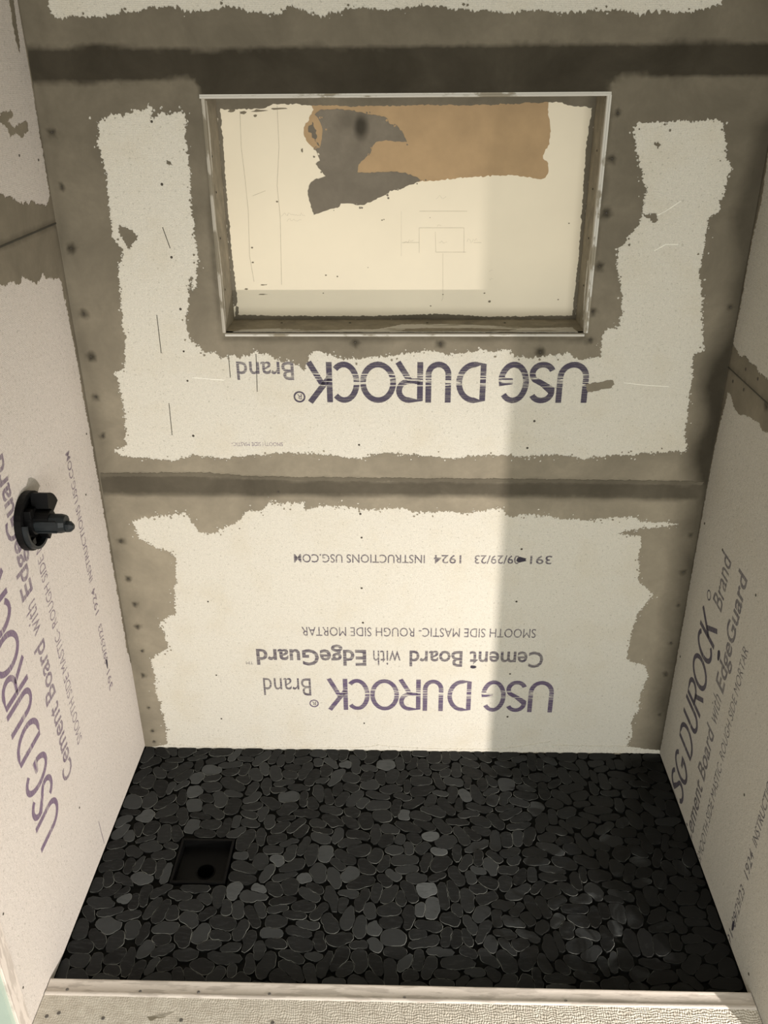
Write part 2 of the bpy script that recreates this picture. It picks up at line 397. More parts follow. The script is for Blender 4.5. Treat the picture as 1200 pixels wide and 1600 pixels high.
def board(poly, mp, mat, parent, holes=()):
    return slab('cement_board', [poly]+list(holes), lambda a, b, d: mp(a, b, d-T), T, mat, parent)
g = .0016; J1, J2 = .861, 1.789
mb = M_back(); ml = M_left(); mr = M_right()
bb_low = board(rect(-HX, .001, HX, J1-g), mb, M['board_back'], wall_back)
bb_up = board(rect(-HX, J1+g, HX, J2-g), mb, M['board_back'], wall_back, [rect(NX0, NZ0, NX1, NZ1)])
bb_top = board(rect(-HX, J2+g, HX, TOP), mb, M['board_back'], wall_back)
JL, JR = 1.457, 1.141
bl_low = board(rect(FRONT, .004, -.0005, JL-g), ml, M['board_left'], wall_left)
bl_up = board(rect(FRONT, JL+g, -.0005, TOP), ml, M['board_left'], wall_left)
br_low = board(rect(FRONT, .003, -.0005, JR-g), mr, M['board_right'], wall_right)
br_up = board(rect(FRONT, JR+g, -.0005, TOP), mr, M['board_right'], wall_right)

# ------------------------------------------------------------------ thinset skim on the back wall
UP = [(150,190),(160,183),(180,180),(200,178),(215,170),(229,168),(232,160),(236,172),(240,187),(248,178),(255,172),(265,178),(290,175),(292,215),(294,240),(297,270),(299,300),(302,345),(306,375),(310,400),(308,452),(299,455),(300,432),(296,440),(297,470),(291,500),(296,520),(300,532),(315,543),(322,550),(338,551),(345,558),(357,555),(375,558),(393,555),(398,547),(410,552),(422,556),(430,562),(455,565),(465,572),(476,580),(484,556),(495,546),(502,551),(515,553),(530,560),(560,560),(600,557),(640,550),(680,548),(700,553),(740,550),(753,546),(770,550),(786,543),(798,545),(803,556),(815,560),(850,556),(893,550),(896,560),(920,561),(938,556),(941,520),(950,514),(966,510),(972,490),(972,460),(966,430),(964,400),(968,385),(985,368),(1000,345),(1010,300),(1001,262),(993,230),(988,200),(1000,190),(1030,191),(1060,187),(1095,190),(1100,188),(1124,185),(1132,195),(1137,240),(1141,262),(1132,300),(1121,330),(1107,340),(1103,375),(1098,400),(1092,420),(1097,450),(1098,500),(1101,549),(1084,553),(1080,600),(1075,650),(1070,680),(1074,703),(1050,706),(1020,708),(960,712),(910,717),(870,710),(820,713),(760,711),(700,717),(655,712),(600,708),(560,717),(520,712),(450,708),(390,712),(350,717),(300,710),(280,720),(240,718),(205,712),(190,712),(178,706),(186,700),(197,692),(193,640),(186,600),(180,582),(193,576),(196,555),(196,530),(190,500),(187,450),(184,420),(192,400),(187,385),(178,375),(172,345),(170,320),(166,280),(160,245),(150,222),(158,212)]
LOW = [(206,815),(225,808),(245,806),(280,803),(288,798),(300,815),(313,833),(335,832),(355,822),(375,813),(382,800),(400,797),(418,792),(420,785),(440,788),(450,785),(475,785),(478,796),(520,790),(555,794),(590,796),(620,793),(650,800),(680,800),(700,797),(725,803),(760,796),(785,795),(792,806),(830,803),(860,807),(900,812),(930,812),(960,808),(990,806),(1000,815),(1060,818),(1040,823),(1010,826),(965,833),(1000,838),(1003,850),(998,880),(1000,910),(1022,928),(1010,942),(1000,955),(990,975),(985,1000),(978,1030),(1010,1040),(1013,1055),(1003,1080),(998,1110),(985,1128),(990,1145),(982,1160),(976,1178),(600,1180),(250,1178),(262,1160),(258,1130),(250,1100),(244,1085),(238,1040),(234,1030),(262,1012),(258,990),(248,975),(258,965),(275,958),(272,930),(275,900),(273,872),(268,862),(240,855),(215,838)]
TOPS = [(75,-30),(78,20),(90,28),(120,24),(160,28),(190,18),(220,17),(260,10),(290,15),(330,18),(360,10),(395,18),(440,22),(452,12),(470,12),(500,27),(520,20),(560,14),(600,14),(650,10),(700,14),(760,18),(800,20),(840,14),(870,20),(920,18),(960,14),(1000,22),(1040,18),(1080,20),(1100,12),(1128,8),(1130,-30),(1136,-200),(70,-200)]
LIMB = [(915,600),(930,598),(938,597),(945,594),(958,593),(960,600),(956,606),(940,608),(930,611),(918,613)]
up = ragged([back(p) for p in UP], .0027, .0022, 1)
lowp = [back(p) for p in LOW]; i6 = LOW.index((976, 1178))
lowp = [(a, max(b, -.0)) for a, b in lowp]
low = ragged(lowp, .0030, .0022, 2, straight=(i6, i6+1))
top = ragged([back(p) for p in TOPS], .0028, .0022, 3)
low = [(a, b if b > .004 else -.01) for a, b in low]
limb = ragged([back(p) for p in LIMB], .001, .003, 4)
nich = rect(NX0, NZ0, NX1, NZ1)
bw = lambda pts: [back(p) for p in pts]
seam_top = bw([(20,70),(100,72),(150,67),(200,70),(250,76),(290,72),(330,76),(400,73),(480,70),(600,71),(700,68),(800,66),(900,65),(1000,67),(1100,62),(1230,64),(1230,122),(1100,122),(1040,120),(970,121),(957,130),(956,160),(312,160),(312,142),(302,128),(290,126),(200,130),(120,133),(20,133)])
seam_mid = bw([(150,741),(300,740),(400,746),(500,748),(700,750),(900,750),(1010,752),(1110,754),(1110,783),(900,778),(600,775),(300,775),(150,773)])
cornL = bw([(20,-40),(75,-40),(95,60),(105,132),(96,200),(110,300),(112,345),(125,400),(135,480),(150,560),(165,640),(175,700),(180,790),(192,880),(210,1000),(226,1080),(235,1175),(215,1180),(150,760),(60,300)])
cornL2 = bw([(20,-40),(60,-40),(90,40),(100,180),(104,300),(118,420),(95,480),(60,300)])
cornR = bw([(1230,150),(1185,200),(1168,280),(1150,330),(1150,400),(1142,480),(1130,540),(1108,600),(1100,660),(1092,720),(1088,790),(1080,830),(1072,900),(1062,960),(1050,1030),(1035,1100),(1024,1180),(1045,1180),(1130,700),(1215,300)])
cornR2 = bw([(1165,470),(1140,520),(1122,560),(1100,610),(1096,680),(1090,745),(1090,790),(1115,790),(1170,480)])
nl = bw([(312,152),(330,152),(352,520),(905,520),(945,150),(962,150),(950,300),(935,400),(925,470),(918,535),(345,535),(325,400)])
spots = [(82,207,7),(97,293,6),(112,388,8),(131,490,7),(143,557,8),(150,620,6),(161,681,5),(189,845,6),(201,904,5),(211,944,5),(215,979,5),(222,1017,4),(224,1055,5),(233,1105,3),(239,1142,4),(241,1158,4),
         (965,177,6),(956,248,7),(947,333,9),(936,416,7),(926,487,6),(922,531,6),(1141,480,7),(1079,837,6),(1067,894,6),(1060,945,6),(1048,1004,5),(1040,1053,6),(1030,1117,4),(555,535,7),(688,537,7),(844,550,8),(435,768,3)]
def dark_back(P):
    Q = P + np.stack([wob(P, 14, 3), wob(P, 14, 8)], 1)*.006
    Q2 = P + np.stack([wob(P, 9, 5), wob(P, 9, 1)], 1)*.02
    d = soft(seam_top, .97, .006)(Q)
    d = np.maximum(d, soft(seam_mid, .78, .007)(Q))
    d = np.maximum(d, soft(cornL, .42, .03)(Q2)); d = np.maximum(d, soft(cornL2, .68, .05)(Q2))
    d = np.maximum(d, np.clip(soft(cornR, 1.4, .06)(Q2), 0, .80)); d = np.maximum(d, np.clip(soft(cornR2, 1.6, .05)(Q2), 0, .97))  # mortar darker along both inside corners
    d = np.maximum(d, soft(nl, .72, .012)(Q))
    d = np.maximum(d, np.clip((P[:, 1]-.70)/.9, 0, 1)*.50)  # mortar darker towards the top of the wall
    for x, y, r in spots:
        c = np.array(back((x, y))); rr = r*.00155
        d = np.maximum(d, .95*np.clip(1.5-np.hypot(*(P-c).T)/rr, 0, 1))
    return d
islands = specks(up, 330, .006, .0010, .0030)+specks(low, 260, .007, .0010, .0030)+specks(top, 60, .005, .001, .003)
islands = [s for s in islands if min(q[1] for q in s) > .01]
extra = [ragged([back(p) for p in q], .0022, .0022, 9) for q in (
    [(186,352),(205,360),(215,368),(214,376),(206,380),(203,390),(195,378),(188,366)],
    [(1002,332),(1012,335),(1022,334),(1028,342),(1024,348),(1012,342),(1003,338)],
    [(1022,222),(1029,220),(1032,225),(1029,232),(1024,228)], [(262,253),(268,252),(270,258),(264,259)])]
slab('thinset_skim', [rect(-HX, .001, HX, TOP), nich, up, low, top, limb]+islands+extra, mb, .0011, M['mortar'], wall_back, grid=.008, darkness=dark_back)
# ledge of mortar left along the middle taped joint
slab('joint_tape', [ragged(bw([(158,739),(320,738),(400,744),(560,746),(800,748),(1000,750),(1100,752),(1097,757),(800,753),(500,751),(320,744),(158,744)]), .0012, .004, 5)], mb, .0022, M['mortar'], wall_back, grid=.01,
     darkness=lambda P: np.full(len(P), .62))

# ------------------------------------------------------------------ side wall thinset
def z_of(fn, pts): return [fn(p) for p in pts]
lt = z_of(left, [(0,305),(8,307),(15,308),(30,318),(50,317),(62,321),(73,320),(77,310),(72,270),(60,200),(47,110),(38,60),(28,0)])
lb = z_of(left, [(100,470),(96,440),(93,436),(80,433),(73,436),(66,428),(62,440),(56,444),(47,438),(35,432),(30,445),(18,440),(8,446),(0,444)])
leftband = [(FRONT, lt[0][1]+.01), (-.55, lt[0][1]-.006)]+lt+[(lt[-1][0], TOP), (-.0006, TOP), (-.0006, .30), (-.012, .34), (-.011, .8), (-.014, 1.15), (-.02, 1.30)]+lb+[(-.55, lb[-1][1]+.008), (FRONT, lb[-1][1]-.008)]
def dark_left(P):  # darker at the joint, up the wall and along the corner
    Q = P+np.stack([wob(P, 14, 3), wob(P, 14, 8)], 1)*.006
    d = soft(rect(-1.2, JL-.004, .01, JL+.006), .95, .010)(P)
    d = np.maximum(d, .30*(P[:, 1] > 1.2))
    d = np.maximum(d, .30*np.clip((P[:, 1]-JL)/.01, 0, 1)*(P[:, 1] < 1.6)); d = np.maximum(d, soft(rect(-.018, -1, .1, 3), .55, .02)(Q))
    return d
nL = len(leftband)
lb_r = ragged(leftband, .0024, .003, 6, straight=tuple(i for i, q in enumerate(leftband) if q[0] > -.003 and i+1 < nL and leftband[i+1][0] > -.003)+(nL-1,))
lb_r = [(min(a, -.0006), b) for a, b in lb_r]
pat1 = ragged(z_of(left, [(0,176),(18,175),(20,182),(10,190),(22,200),(30,192),(42,190),(44,205),(34,212),(24,208),(16,214),(10,200),(0,190)]), .002, .003, 7)
pat2 = ragged(z_of(left, [(14,0),(20,0),(27,40),(31,85),(26,70),(20,40)]), .002, .003, 8)
slab('thinset_skim', [lb_r], ml, .0011, M['mortar'], wall_left, grid=.012, darkness=dark_left)
slab('thinset_smear', [pat1], ml, .0008, M['mortar'], wall_left, grid=.01, darkness=lambda P: np.full(len(P), .12))
slab('thinset_smear', [pat2], ml, .0008, M['mortar'], wall_left, grid=.01, darkness=lambda P: np.full(len(P), .3))
boxes('joint_line', [(-HX-.0005, FRONT+.01, JL-.0016, -HX+.0017, -.001, JL+.0018)], M['joint'], wall_left)
rt_ = z_of(right, [(1146,535),(1150,545),(1156,556),(1166,558),(1172,568),(1182,571),(1186,582),(1194,588),(1200,594)])
rb_ = z_of(right, [(1200,676),(1192,672),(1186,660),(1178,656),(1170,650),(1160,648),(1152,645),(1147,634),(1143,618),(1138,612)])
rband = [(-.0006, TOP), (-.010, TOP), (-.008, 1.6), (-.02, 1.50), (-.007, 1.42), (-.008, 1.25)]+rt_+[(-.5, rt_[-1][1]-.004), (FRONT, rt_[-1][1]+.004), (FRONT, rb_[0][1]), (-.5, rb_[0][1]+.008)]+rb_+[(-.0045, .95), (-.004, .6), (-.007, .3), (-.004, .01), (-.0006, .01)]
nR = len(rband)
rb_r = [(min(a, -.0006), b) for a, b in ragged(rband, .0020, .003, 11, straight=(nR-1,))]
def dark_right(P):
    d = soft(rect(-1.2, JR-.004, .01, JR+.005), .95, .010)(P)
    return np.maximum(np.maximum(d, .35), np.maximum(soft(rect(-.006, -1, .1, 3), .95, .006)(P), .95*np.clip(1.5-np.hypot(*(P-np.array(right((1198, 634)))).T)/.012, 0, 1)))
slab('thinset_skim', [rb_r], mr, .0011, M['mortar'], wall_right, grid=.01, darkness=dark_right)
boxes('joint_line', [(HX-.0017, FRONT+.01, JR-.0014, HX+.0005, -.001, JR+.0014)], M['joint'], wall_right)
# taped inside corners
def strip(name, pts, wid, fn, thick, mat, parent, mp, dm):
    a = [fn(p) for p in pts]; b = [(p[0]+wid, p[1]) for p in a][::-1]
    slab(name, [ragged(a+b, .0012, .004, 12)], mp, thick, mat, parent, grid=.01, darkness=lambda P: np.full(len(P), dm))
# base line of the back wall: dark gap and chalky crust above the stones
crust = bw([(228,1168),(262,1162),(300,1166),(420,1167),(560,1168),(590,1164),(640,1168),(700,1170),(780,1170),(830,1163),(860,1158),(862,1164),(980,1166),(1032,1172),(1032,1177),(600,1173),(228,1170)])
slab('base_smear', [ragged(crust, .0012, .004, 13)], mb, .0016, M['board_back'], wall_back)

# ------------------------------------------------------------------ screws
def screw_mesh(r, up=.0008):
    bm = bmesh.new(); k = 8; v0 = [bm.verts.new((r*math.cos(i*math.tau/k), r*math.sin(i*math.tau/k), 0)) for i in range(k)]
    v1 = [bm.verts.new((v.co.x*.72, v.co.y*.72, up)) for v in v0]; v2 = [bm.verts.new((v.co.x*.3, v.co.y*.3, up*.3)) for v in v0]
    for i in range(k):
        j = (i+1) % k; bm.faces.new((v0[i], v0[j], v1[j], v1[i])); bm.faces.new((v1[i], v1[j], v2[j], v2[i]))
    bm.faces.new(v2); me = bpy.data.meshes.new('screw_head'); bm.to_mesh(me); bm.free(); return me
sm = screw_mesh(.0032); sm.materials.append(M['screw']); sl = screw_mesh(.0034); sl.materials.append(M['screw_zinc'])
def screw(me, loc, nrm, parent, s=1):
    o = bpy.data.objects.new('screw_head', me); C.objects.link(o); o.parent = parent; o.location = loc
    o.rotation_euler = Vector(nrm).to_track_quat('Z', 'Y').to_euler(); o.scale = (s, s, 1)
for x, y, r in spots:
    b = back((x, y)); screw(sm, (b[0], -.0010, b[1]), (0, -1, 0), wall_back, random.uniform(.8, 1.1))
for p in [(237,190),(253,288),(268,402),(282,483),(287,549),(293,595),(302,681),(835,658),(824,700),(561,695),(565,840),(565,919),(325,940),(567,973),(338,1055),(346,1123),(569,1130),(815,858),(807,940),(797,1053),(793,1120),(563,803)]:
    b = back(p); screw(sm, (b[0], -.0001, b[1]), (0, -1, 0), wall_back, random.uniform(.75, 1.0))
for p in [(134,773),(135,678),(124,1262),(5,1428),(36,1543),(30,243),(60,250)]:
    b = left(p); screw(sm, (-HX+.0001, b[0], b[1]), (1, 0, 0), wall_left, .9)
for p in [(1129,859),(1181,930),(1063,1026),(1163,1242),(1170,1522),(1101,818)]:
    b = right(p); screw(sm, (HX-.0001, b[0], b[1]), (-1, 0, 0), wall_right, 1.1)
for p in [(1166,577),(1185,592),(1146,596),(1163,609)]:
    b = right(p); screw(sm, (HX-.0012, b[0], b[1]), (-1, 0, 0), wall_right, 1.3)

# ------------------------------------------------------------------ printing on the boards
def zb(y, x=640): return back((x, y))[1]
# lower back board (upside down)
bl0 = zb(1064, 860); F1 = frame('back', .422, bl0)
cap = bl0-zb(1111, 700); Wd = .422-back((512, 1090))[0]
big_text(F1, Wd, cap, M['ink'], bb_low)
def bx(px, y): return .422-back((px, y))[0]
small_text('Brand', F1, bx(486, 1075), bx(412, 1075), 0, (bl0-zb(1087, 450)), M['ink_s'], bb_low)
V, F = [], []; cR = (bx(491, 1102), cap*.80)
ribbon(V, F, [(cR[0]+.0115*math.cos(a*math.tau/20), cR[1]+.0115*math.sin(a*math.tau/20)) for a in range(21)], .0035)
F.append; o = link('lettering', mesh('lettering', [(v[0], v[1], 0) for v in V], F), bb_low, M['ink']); o.matrix_world = F1
small_text('R', F1, cR[0]-.0055, cR[0]+.0055, cR[1]-.006, .012, M['ink_s'], bb_low, .02)
def yv(y, x=640): return bl0-zb(y, x)      # local y of a pixel row
LINES = [('Cement Board', 850, 640, 1017, 1041, .016), ('with', 626, 583, 1017, 1041, 0), ('EdgeGuard', 572, 400, 1017, 1041, .022),
         ('SMOOTH SIDE MASTIC- ROUGH SIDE MORTAR', 838, 471, 981, 995, .001), ('391', 863, 829, 867, 880, .010), ('09/29/23', 813, 742, 867, 880, .010), ('1924', 721, 678, 867, 880, .010), ('INSTRUCTIONS USG.COM', 664, 459, 867, 880, .009)]
PR = []
for s, xa, xb, ya, yb, bo in LINES:
    x0, x1, y0, y1 = bx(xa, ya), bx(xb, ya), yv(ya), yv(yb)
    PR.append((s, x0, x1, y0, y1-y0, bo)); small_text(s, F1, x0, x1, y0, y1-y0, M['ink_s'], bb_low, bo)
small_text('TM', F1, bx(396, 1040), bx(385, 1040), yv(1036), .010, M['ink_s'], bb_low)
def blot(mw, x, y, parent, mat, L=.02, H=.008):
    k = 12; V = [(x+L*math.cos(i*math.tau/k)*(1 if math.cos(i*math.tau/k) > 0 else .5)*random.uniform(.8, 1.1), y+H*math.sin(i*math.tau/k)*random.uniform(.7, 1.1), .0001) for i in range(k)]
    o = link('ink_blot', mesh('ink_blot', V, [tuple(range(k))]), parent, mat); o.matrix_world = mw
M['blot'] = plain('ink_blot_dark', (.03, .025, .04), .8)
blot(F1, bx(812, 873), yv(873), bb_low, M['blot'], -.018, .009); blot(F1, bx(738, 1041), yv(1041), bb_low, M['blot'], -.012, .006)
# upper back board (upside down)
bu = zb(566, 860); F2 = frame('back', .428, bu); cap2 = bu-zb(629, 700)
big_text(F2, .428-back((480, 600))[0], cap2, M['ink_dark'], bb_up, tk=.138)
ux = lambda px, y: .428-back((px, y))[0]
small_text('Brand', F2, ux(459, 580), ux(370, 580), 0, bu-zb(594, 420), M['ink_s'], bb_up, .01)
V, F = [], []; cR2 = (ux(468, 620), bu-zb(620, 468))
ribbon(V, F, [(cR2[0]+.012*math.cos(a*math.tau/20), cR2[1]+.012*math.sin(a*math.tau/20)) for a in range(21)], .004)
o = link('lettering', mesh('lettering', [(v[0], v[1], 0) for v in V], F), bb_up, M['ink_dark']); o.matrix_world = F2
small_text('R', F2, cR2[0]-.0055, cR2[0]+.0055, cR2[1]-.006, .012, M['ink_s'], bb_up, .02)
small_text('SMOOTH SIDE MASTIC-', F2, ux(442, 694), ux(362, 694), bu-zb(691, 400), .010, M['ink_s_left'], bb_up)
# side boards: the print runs up the wall
def side_print(wall, z0, ybase, parent, big, small, clip=None, start=0, sx=1.0):
    mw = frame(wall, z0, ybase)
    big_text(mw, Wd*sx, cap, big, parent, start, clip)
    small_text('Brand', mw, bx(486, 1075)*sx, bx(412, 1075)*sx, 0, (bl0-zb(1087, 450)), small, parent, .01, clip)
    for s, x0, x1, y0, ch, bo in PR:
        if clip is not None and x1*sx < clip: continue
        small_text(s, mw, x0*sx, x1*sx, y0, ch, small, parent, bo, clip)
    c = (cR[0]*sx, cR[1]); V, F = [], []
    ribbon(V, F, [(c[0]+.0115*math.cos(a*math.tau/20), c[1]+.0115*math.sin(a*math.tau/20)) for a in range(21)], .0035)
    o = link('lettering', mesh('lettering', [(v[0], v[1], 0) for v in V], F), parent, big); o.matrix_world = mw
    blot(mw, bx(812, 873)*sx, yv(873), parent, M['blot'], -.02, .006)
side_print('left', .298, -.540, bl_low, M['ink_left'], M['ink_s_left'])
side_print('right', -.062, -.222, br_low, M['ink_right'], M['ink_s_right'], clip=.068, start=0, sx=1.025)
blot(frame('right', -.062, -.222), (bx(560, 1030))*1.0+.06, yv(1041)+.012, br_low, M['blot'], -.02, .010)

# scratches on the bare board
V, F = [], []
for a, b in [((500,355),(512,388)), ((245,492),(252,552)), ((264,630),(269,680)), ((357,555),(360,590)), ((400,553),(402,612))]:
    ribbon(V, F, [back((a[0] if a[0] < 450 else a[0]-246, a[1])), back((b[0] if a[0] < 450 else b[0]-246, b[1]))], .0016)
o = link('scratch_marks', mesh('scratch_marks', [(v[0], -.0003, v[1]) for v in V], F), bb_up, M['joint'], 'stuff')
V, F = [], []
for pl in [[(1020,340),(1040,330),(1064,314)], [(1022,392),(1040,382),(1060,382)], [(975,598),(1010,602),(1045,604)], [(300,590),(350,594)]]:
    ribbon(V, F, [back(p) for p in pl], .0018)
M['chalk'] = plain('chalk_scratch', (.80, .78, .70), .9)
link('chalk_marks', mesh('chalk_marks', [(v[0], -.0003, v[1]) for v in V], F), bb_up, M['chalk'], 'stuff')
V, F = [], []
for pl in [[(124+9,1282),(154,1290)]]: pass
ribbon(V, F, [left((154,1283)), left((158,1300)), left((163,1318))], .003)
link('scratch_mark', mesh('scratch_mark', [(-HX+.0003, v[0], v[1]) for v in V], F), bl_low, M['ink_s_left'])

# ------------------------------------------------------------------ recessed niche
niche = empty('wall_niche', ((NX0+NX1)/2, 0, NZ0))
tag(niche, 'recessed cream niche framed by worn metal corner beads in the back wall', 'niche')
def npart(name, me_o):
    me_o.parent = niche; me_o.matrix_parent_inverse = Matrix.Translation(niche.location).inverted(); return me_o
npart('back_panel', boxes('back_panel', [(NX0-.012, ND, NZ0-.012, NX1+.012, ND+.0125, NZ1+.012)], M['paint']))
rv = plain('reveal_thinset', (.25, .22, .165), .8, n=.25, sc=25)
npart('', boxes('side_reveal', [(NX0-.0125, .0005, NZ0-.0125, NX0, ND-.0005, NZ1+.0125)], rv))
npart('', boxes('side_reveal', [(NX1, .0005, NZ0-.0125, NX1+.0125, ND-.0005, NZ1+.0125)], rv))
npart('', boxes('sill', [(NX0, .0005, NZ0-.0125, NX1, ND-.0005, NZ0)], rv))
npart('', boxes('head_reveal', [(NX0, .0005, NZ1, NX1, ND-.0005, NZ1+.0125)], rv))
# worn patches of bare bead flange on the reveals
def reveal_patch(name, fn, poly, mat, seed):
    me_o = slab(name, [ragged(poly, .0014, .004, seed)], fn, .0006, mat); return npart(name, me_o)
fL = lambda a, b, d: (NX0+d, a, b); fR = lambda a, b, d: (NX1-d, a, b); fS = lambda a, b, d: (a, b, NZ0+d)
reveal_patch('bead_flange', fL, [(.004,1.24),(.016,1.24),(.024,1.34),(.014,1.43),(.006,1.42)], M['bead'], 21)
reveal_patch('bead_flange', fL, [(.004,1.50),(.02,1.56),(.03,1.62),(.024,1.69),(.004,1.69)], M['bead'], 22)
reveal_patch('bead_flange', fR, [(.004,1.225),(.022,1.225),(.03,1.35),(.024,1.5),(.03,1.69),(.004,1.69)], M['bead_dull'], 23)
reveal_patch('bead_flange', fR, [(.03,1.24),(.045,1.30),(.042,1.37),(.03,1.36)], M['bead'], 24)
reveal_patch('bead_flange', fS, [(-.38,.006),(-.36,.03),(-.29,.034),(-.2,.020),(-.05,.030),(.0,.07),(.12,.075),(.3,.04),(.39,.045),(.395,.004),(0,.004)], M['bead'], 25)
reveal_patch('thinset_smear', lambda a, b, d: (a, b, NZ0+d+.0006), [(.0,.014),(.05,.010),(.16,.012),(.24,.018),(.26,.026),(.16,.036),(.05,.034),(.01,.028)], rv, 26)
# dark mortar where the reveals meet the panel
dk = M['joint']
npart('', slab('corner_mortar', [ragged([(NX0,NZ0),(NX0+.010,NZ0+.05),(NX0+.007,1.35),(NX0+.006,1.5),(NX0+.008,1.62),(NX0+.008,1.672),(-.30,1.673),(-.27,1.682),(-.1,1.676),(.2,1.678),(.33,1.682),(.36,1.674),(NX1-.006,1.67),(NX1-.012,1.6),(NX1-.006,1.4),(NX1-.008,NZ0+.008),(.2,NZ0+.006),(.1,NZ0+.012),(.0,NZ0+.010),(-.05,NZ0+.007),(-.33,NZ0+.008),(NX0+.01,NZ0+.012),(NX0+.012,NZ0+.03),(NX0,NZ0+.03),(NX0-.001,NZ1),(NX1+.001,NZ1),(NX1+.001,NZ0-.001),(NX0,NZ0-.001)], .0011, .004, 31)], M_back(0, ND), .0012, M['mortar'], None, grid=.02, darkness=lambda P: np.full(len(P), .45)))
npn = lambda p: back(p, ND)
BR = [(484,155),(600,153),(750,153),(858,153),(856,175),(860,190),(861,205),(858,225),(850,240),(849,247),(856,255),(858,268),(852,278),(845,280),(830,277),(800,274),(760,275),(720,278),(690,281),(660,284),(640,286),(600,282),(560,272),(530,262),(510,262),(500,250),(498,240),(490,232),(480,222),(475,210),(476,196),(484,184),(489,172)]
npart('', slab('torn_paper', [ragged([npn(p) for p in BR], .0012, .004, 41)], M_back(0, ND), .0005, M['paper'], None))
c8 = lambda l: [(340+x/3.75, 150+y/3.75) for x, y in l]
GR = c8([(600,80),(700,75),(800,88),(880,105),(985,120),(1010,165),(1050,170),(1080,205),(1112,270),(1040,270),(1000,260),(960,262),(930,270),(905,300),(895,335),(860,370),(825,400),(820,445),(870,450),(950,445),(1040,440),(1100,450),(1150,470),(1200,495),(1150,515),(1100,530),(1060,548),(1010,555),(990,575),(920,610),(850,640),(820,642),(780,632),(722,630),(715,650),(660,665),(600,685),(568,695),(550,650),(535,600),(528,555),(540,515),(570,490),(632,470),(605,440),(575,400),(600,380),(585,340),(565,300),(600,305),(615,250),(610,180),(590,130),(570,110)])
bl_c = np.array(npn((564, 198))); bl_d = np.array(npn((541, 190)))
def damp_grey(P):
    e = np.hypot((P[:, 0]-bl_c[0])/.013, (P[:, 1]-bl_c[1])/.020); f = np.hypot((P[:, 0]-bl_d[0])/.024, (P[:, 1]-bl_d[1])/.020)
    return np.maximum(np.clip(1.6-e, 0, 1)*.95, np.clip(1.4-f, 0, 1)*.35)
npart('', slab('grey_thinset_patch', [ragged([npn(p) for p in GR], .0010, .004, 42)]+specks([npn(p) for p in GR], 26, .004, .001, .003), M_back(0, ND), .0011, M['mortar_grey'], None, grid=.004, darkness=damp_grey))
fl = c8([(548,150),(560,180),(575,230),(590,280),(600,290),(580,285),(560,255),(545,220),(535,190)])
npart('', slab('thinset_smear', [ragged([npn(p) for p in fl], .003, .004, 43)], M_back(0, ND), .0009, M['mortar_grey'], None, grid=.01, darkness=lambda P: np.full(len(P), .3)))
# pencil sketch and guide lines
V, F = [], []
def pen(pl, w=.0009): ribbon(V, F, [npn(p) for p in pl], w)
pen([(375,176),(377,230),(383,280),(388,330),(390,400),(397,440)], .0012); pen([(433,165),(436,230),(433,290),(438,340),(440,445)], .0012)
pen([(395,306),(415,298)]); pen([(655,356),(725,356)]); pen([(655,330),(730,330)]); pen([(655,356),(655,395)]); pen([(725,356),(725,395)]); pen([(680,362),(681,394)]); pen([(681,394),(728,394)])
pen([(628,379),(655,379)]); pen([(740,379),(752,379)]); pen([(692,396),(692,466)]); pen([(692,466),(690,470)]); pen([(627,330),(627,400)], .0006)
def scribble(x0, x1, y, h):
    k = int((x1-x0)/2); pen([(x0+(x1-x0)*i/k+random.uniform(-.6, .6), y+random.uniform(-h, h)) for i in range(k+1)], .0005)
for a in ((683, 689, 353, 3), (630, 646, 377, 4), (730, 746, 376, 4), (686, 699, 378, 2), (682, 697, 308, 3), (439, 477, 335, 2.5), (449, 471, 344, 2.5), (764, 770, 423, 2), (764, 770, 436, 2)): scribble(*a)
npart('', link('pencil_sketch', mesh('pencil_sketch', [(v[0], ND-.0003, v[1]) for v in V], F), None, M['pencil'], 'stuff'))
# small dark specks and dabs on the cream panel
V, F = [], []
for x, y, r in [(433,315,2.2),(739,247,2.4),(575,418,1.0),(597,344,1.6),(394,387,2.2),(395,410,2.0),(673,478,1.6),(765,471,3.0),(672,340,.9),(692,460,1.3),(757,458,1.6),(853,497,1.5),(872,468,1.6),(889,349,1.6),(505,458,1.4),(527,432,1.8),(509,430,1.8),(600,343,1.2)]:
    c = npn((x, y)); k = 7; s = len(V); V += [(c[0]+r*.0013*random.uniform(.7, 1.3)*math.cos(i*math.tau/k), ND-.0004, c[1]+r*.0009*math.sin(i*math.tau/k)) for i in range(k)]; F.append(tuple(range(s, s+k)))
for x, y, a, b in [(405,173,14,2),(433,170,16,1.6),(362,172,7,3),(380,176,6,2),(399,181,3,2),(472,235,1.5,4),(412,445,6,1),(385,452,3,2),(410,460,8,1)]:
    c = npn((x, y)); k = 10; s = len(V); V += [(c[0]+a*.0015*random.uniform(.4, 1.2)*math.cos(i*math.tau/k), ND-.0004, c[1]+b*.0015*random.uniform(.4, 1.2)*math.sin(i*math.tau/k)) for i in range(k)]; F.append(tuple(range(s, s+k)))
M['fleck'] = plain('thinset_fleck', (.19, .16, .11), .8)
npart('', link('thinset_flecks', mesh('thinset_flecks', V, F), None, M['fleck'], 'stuff'))
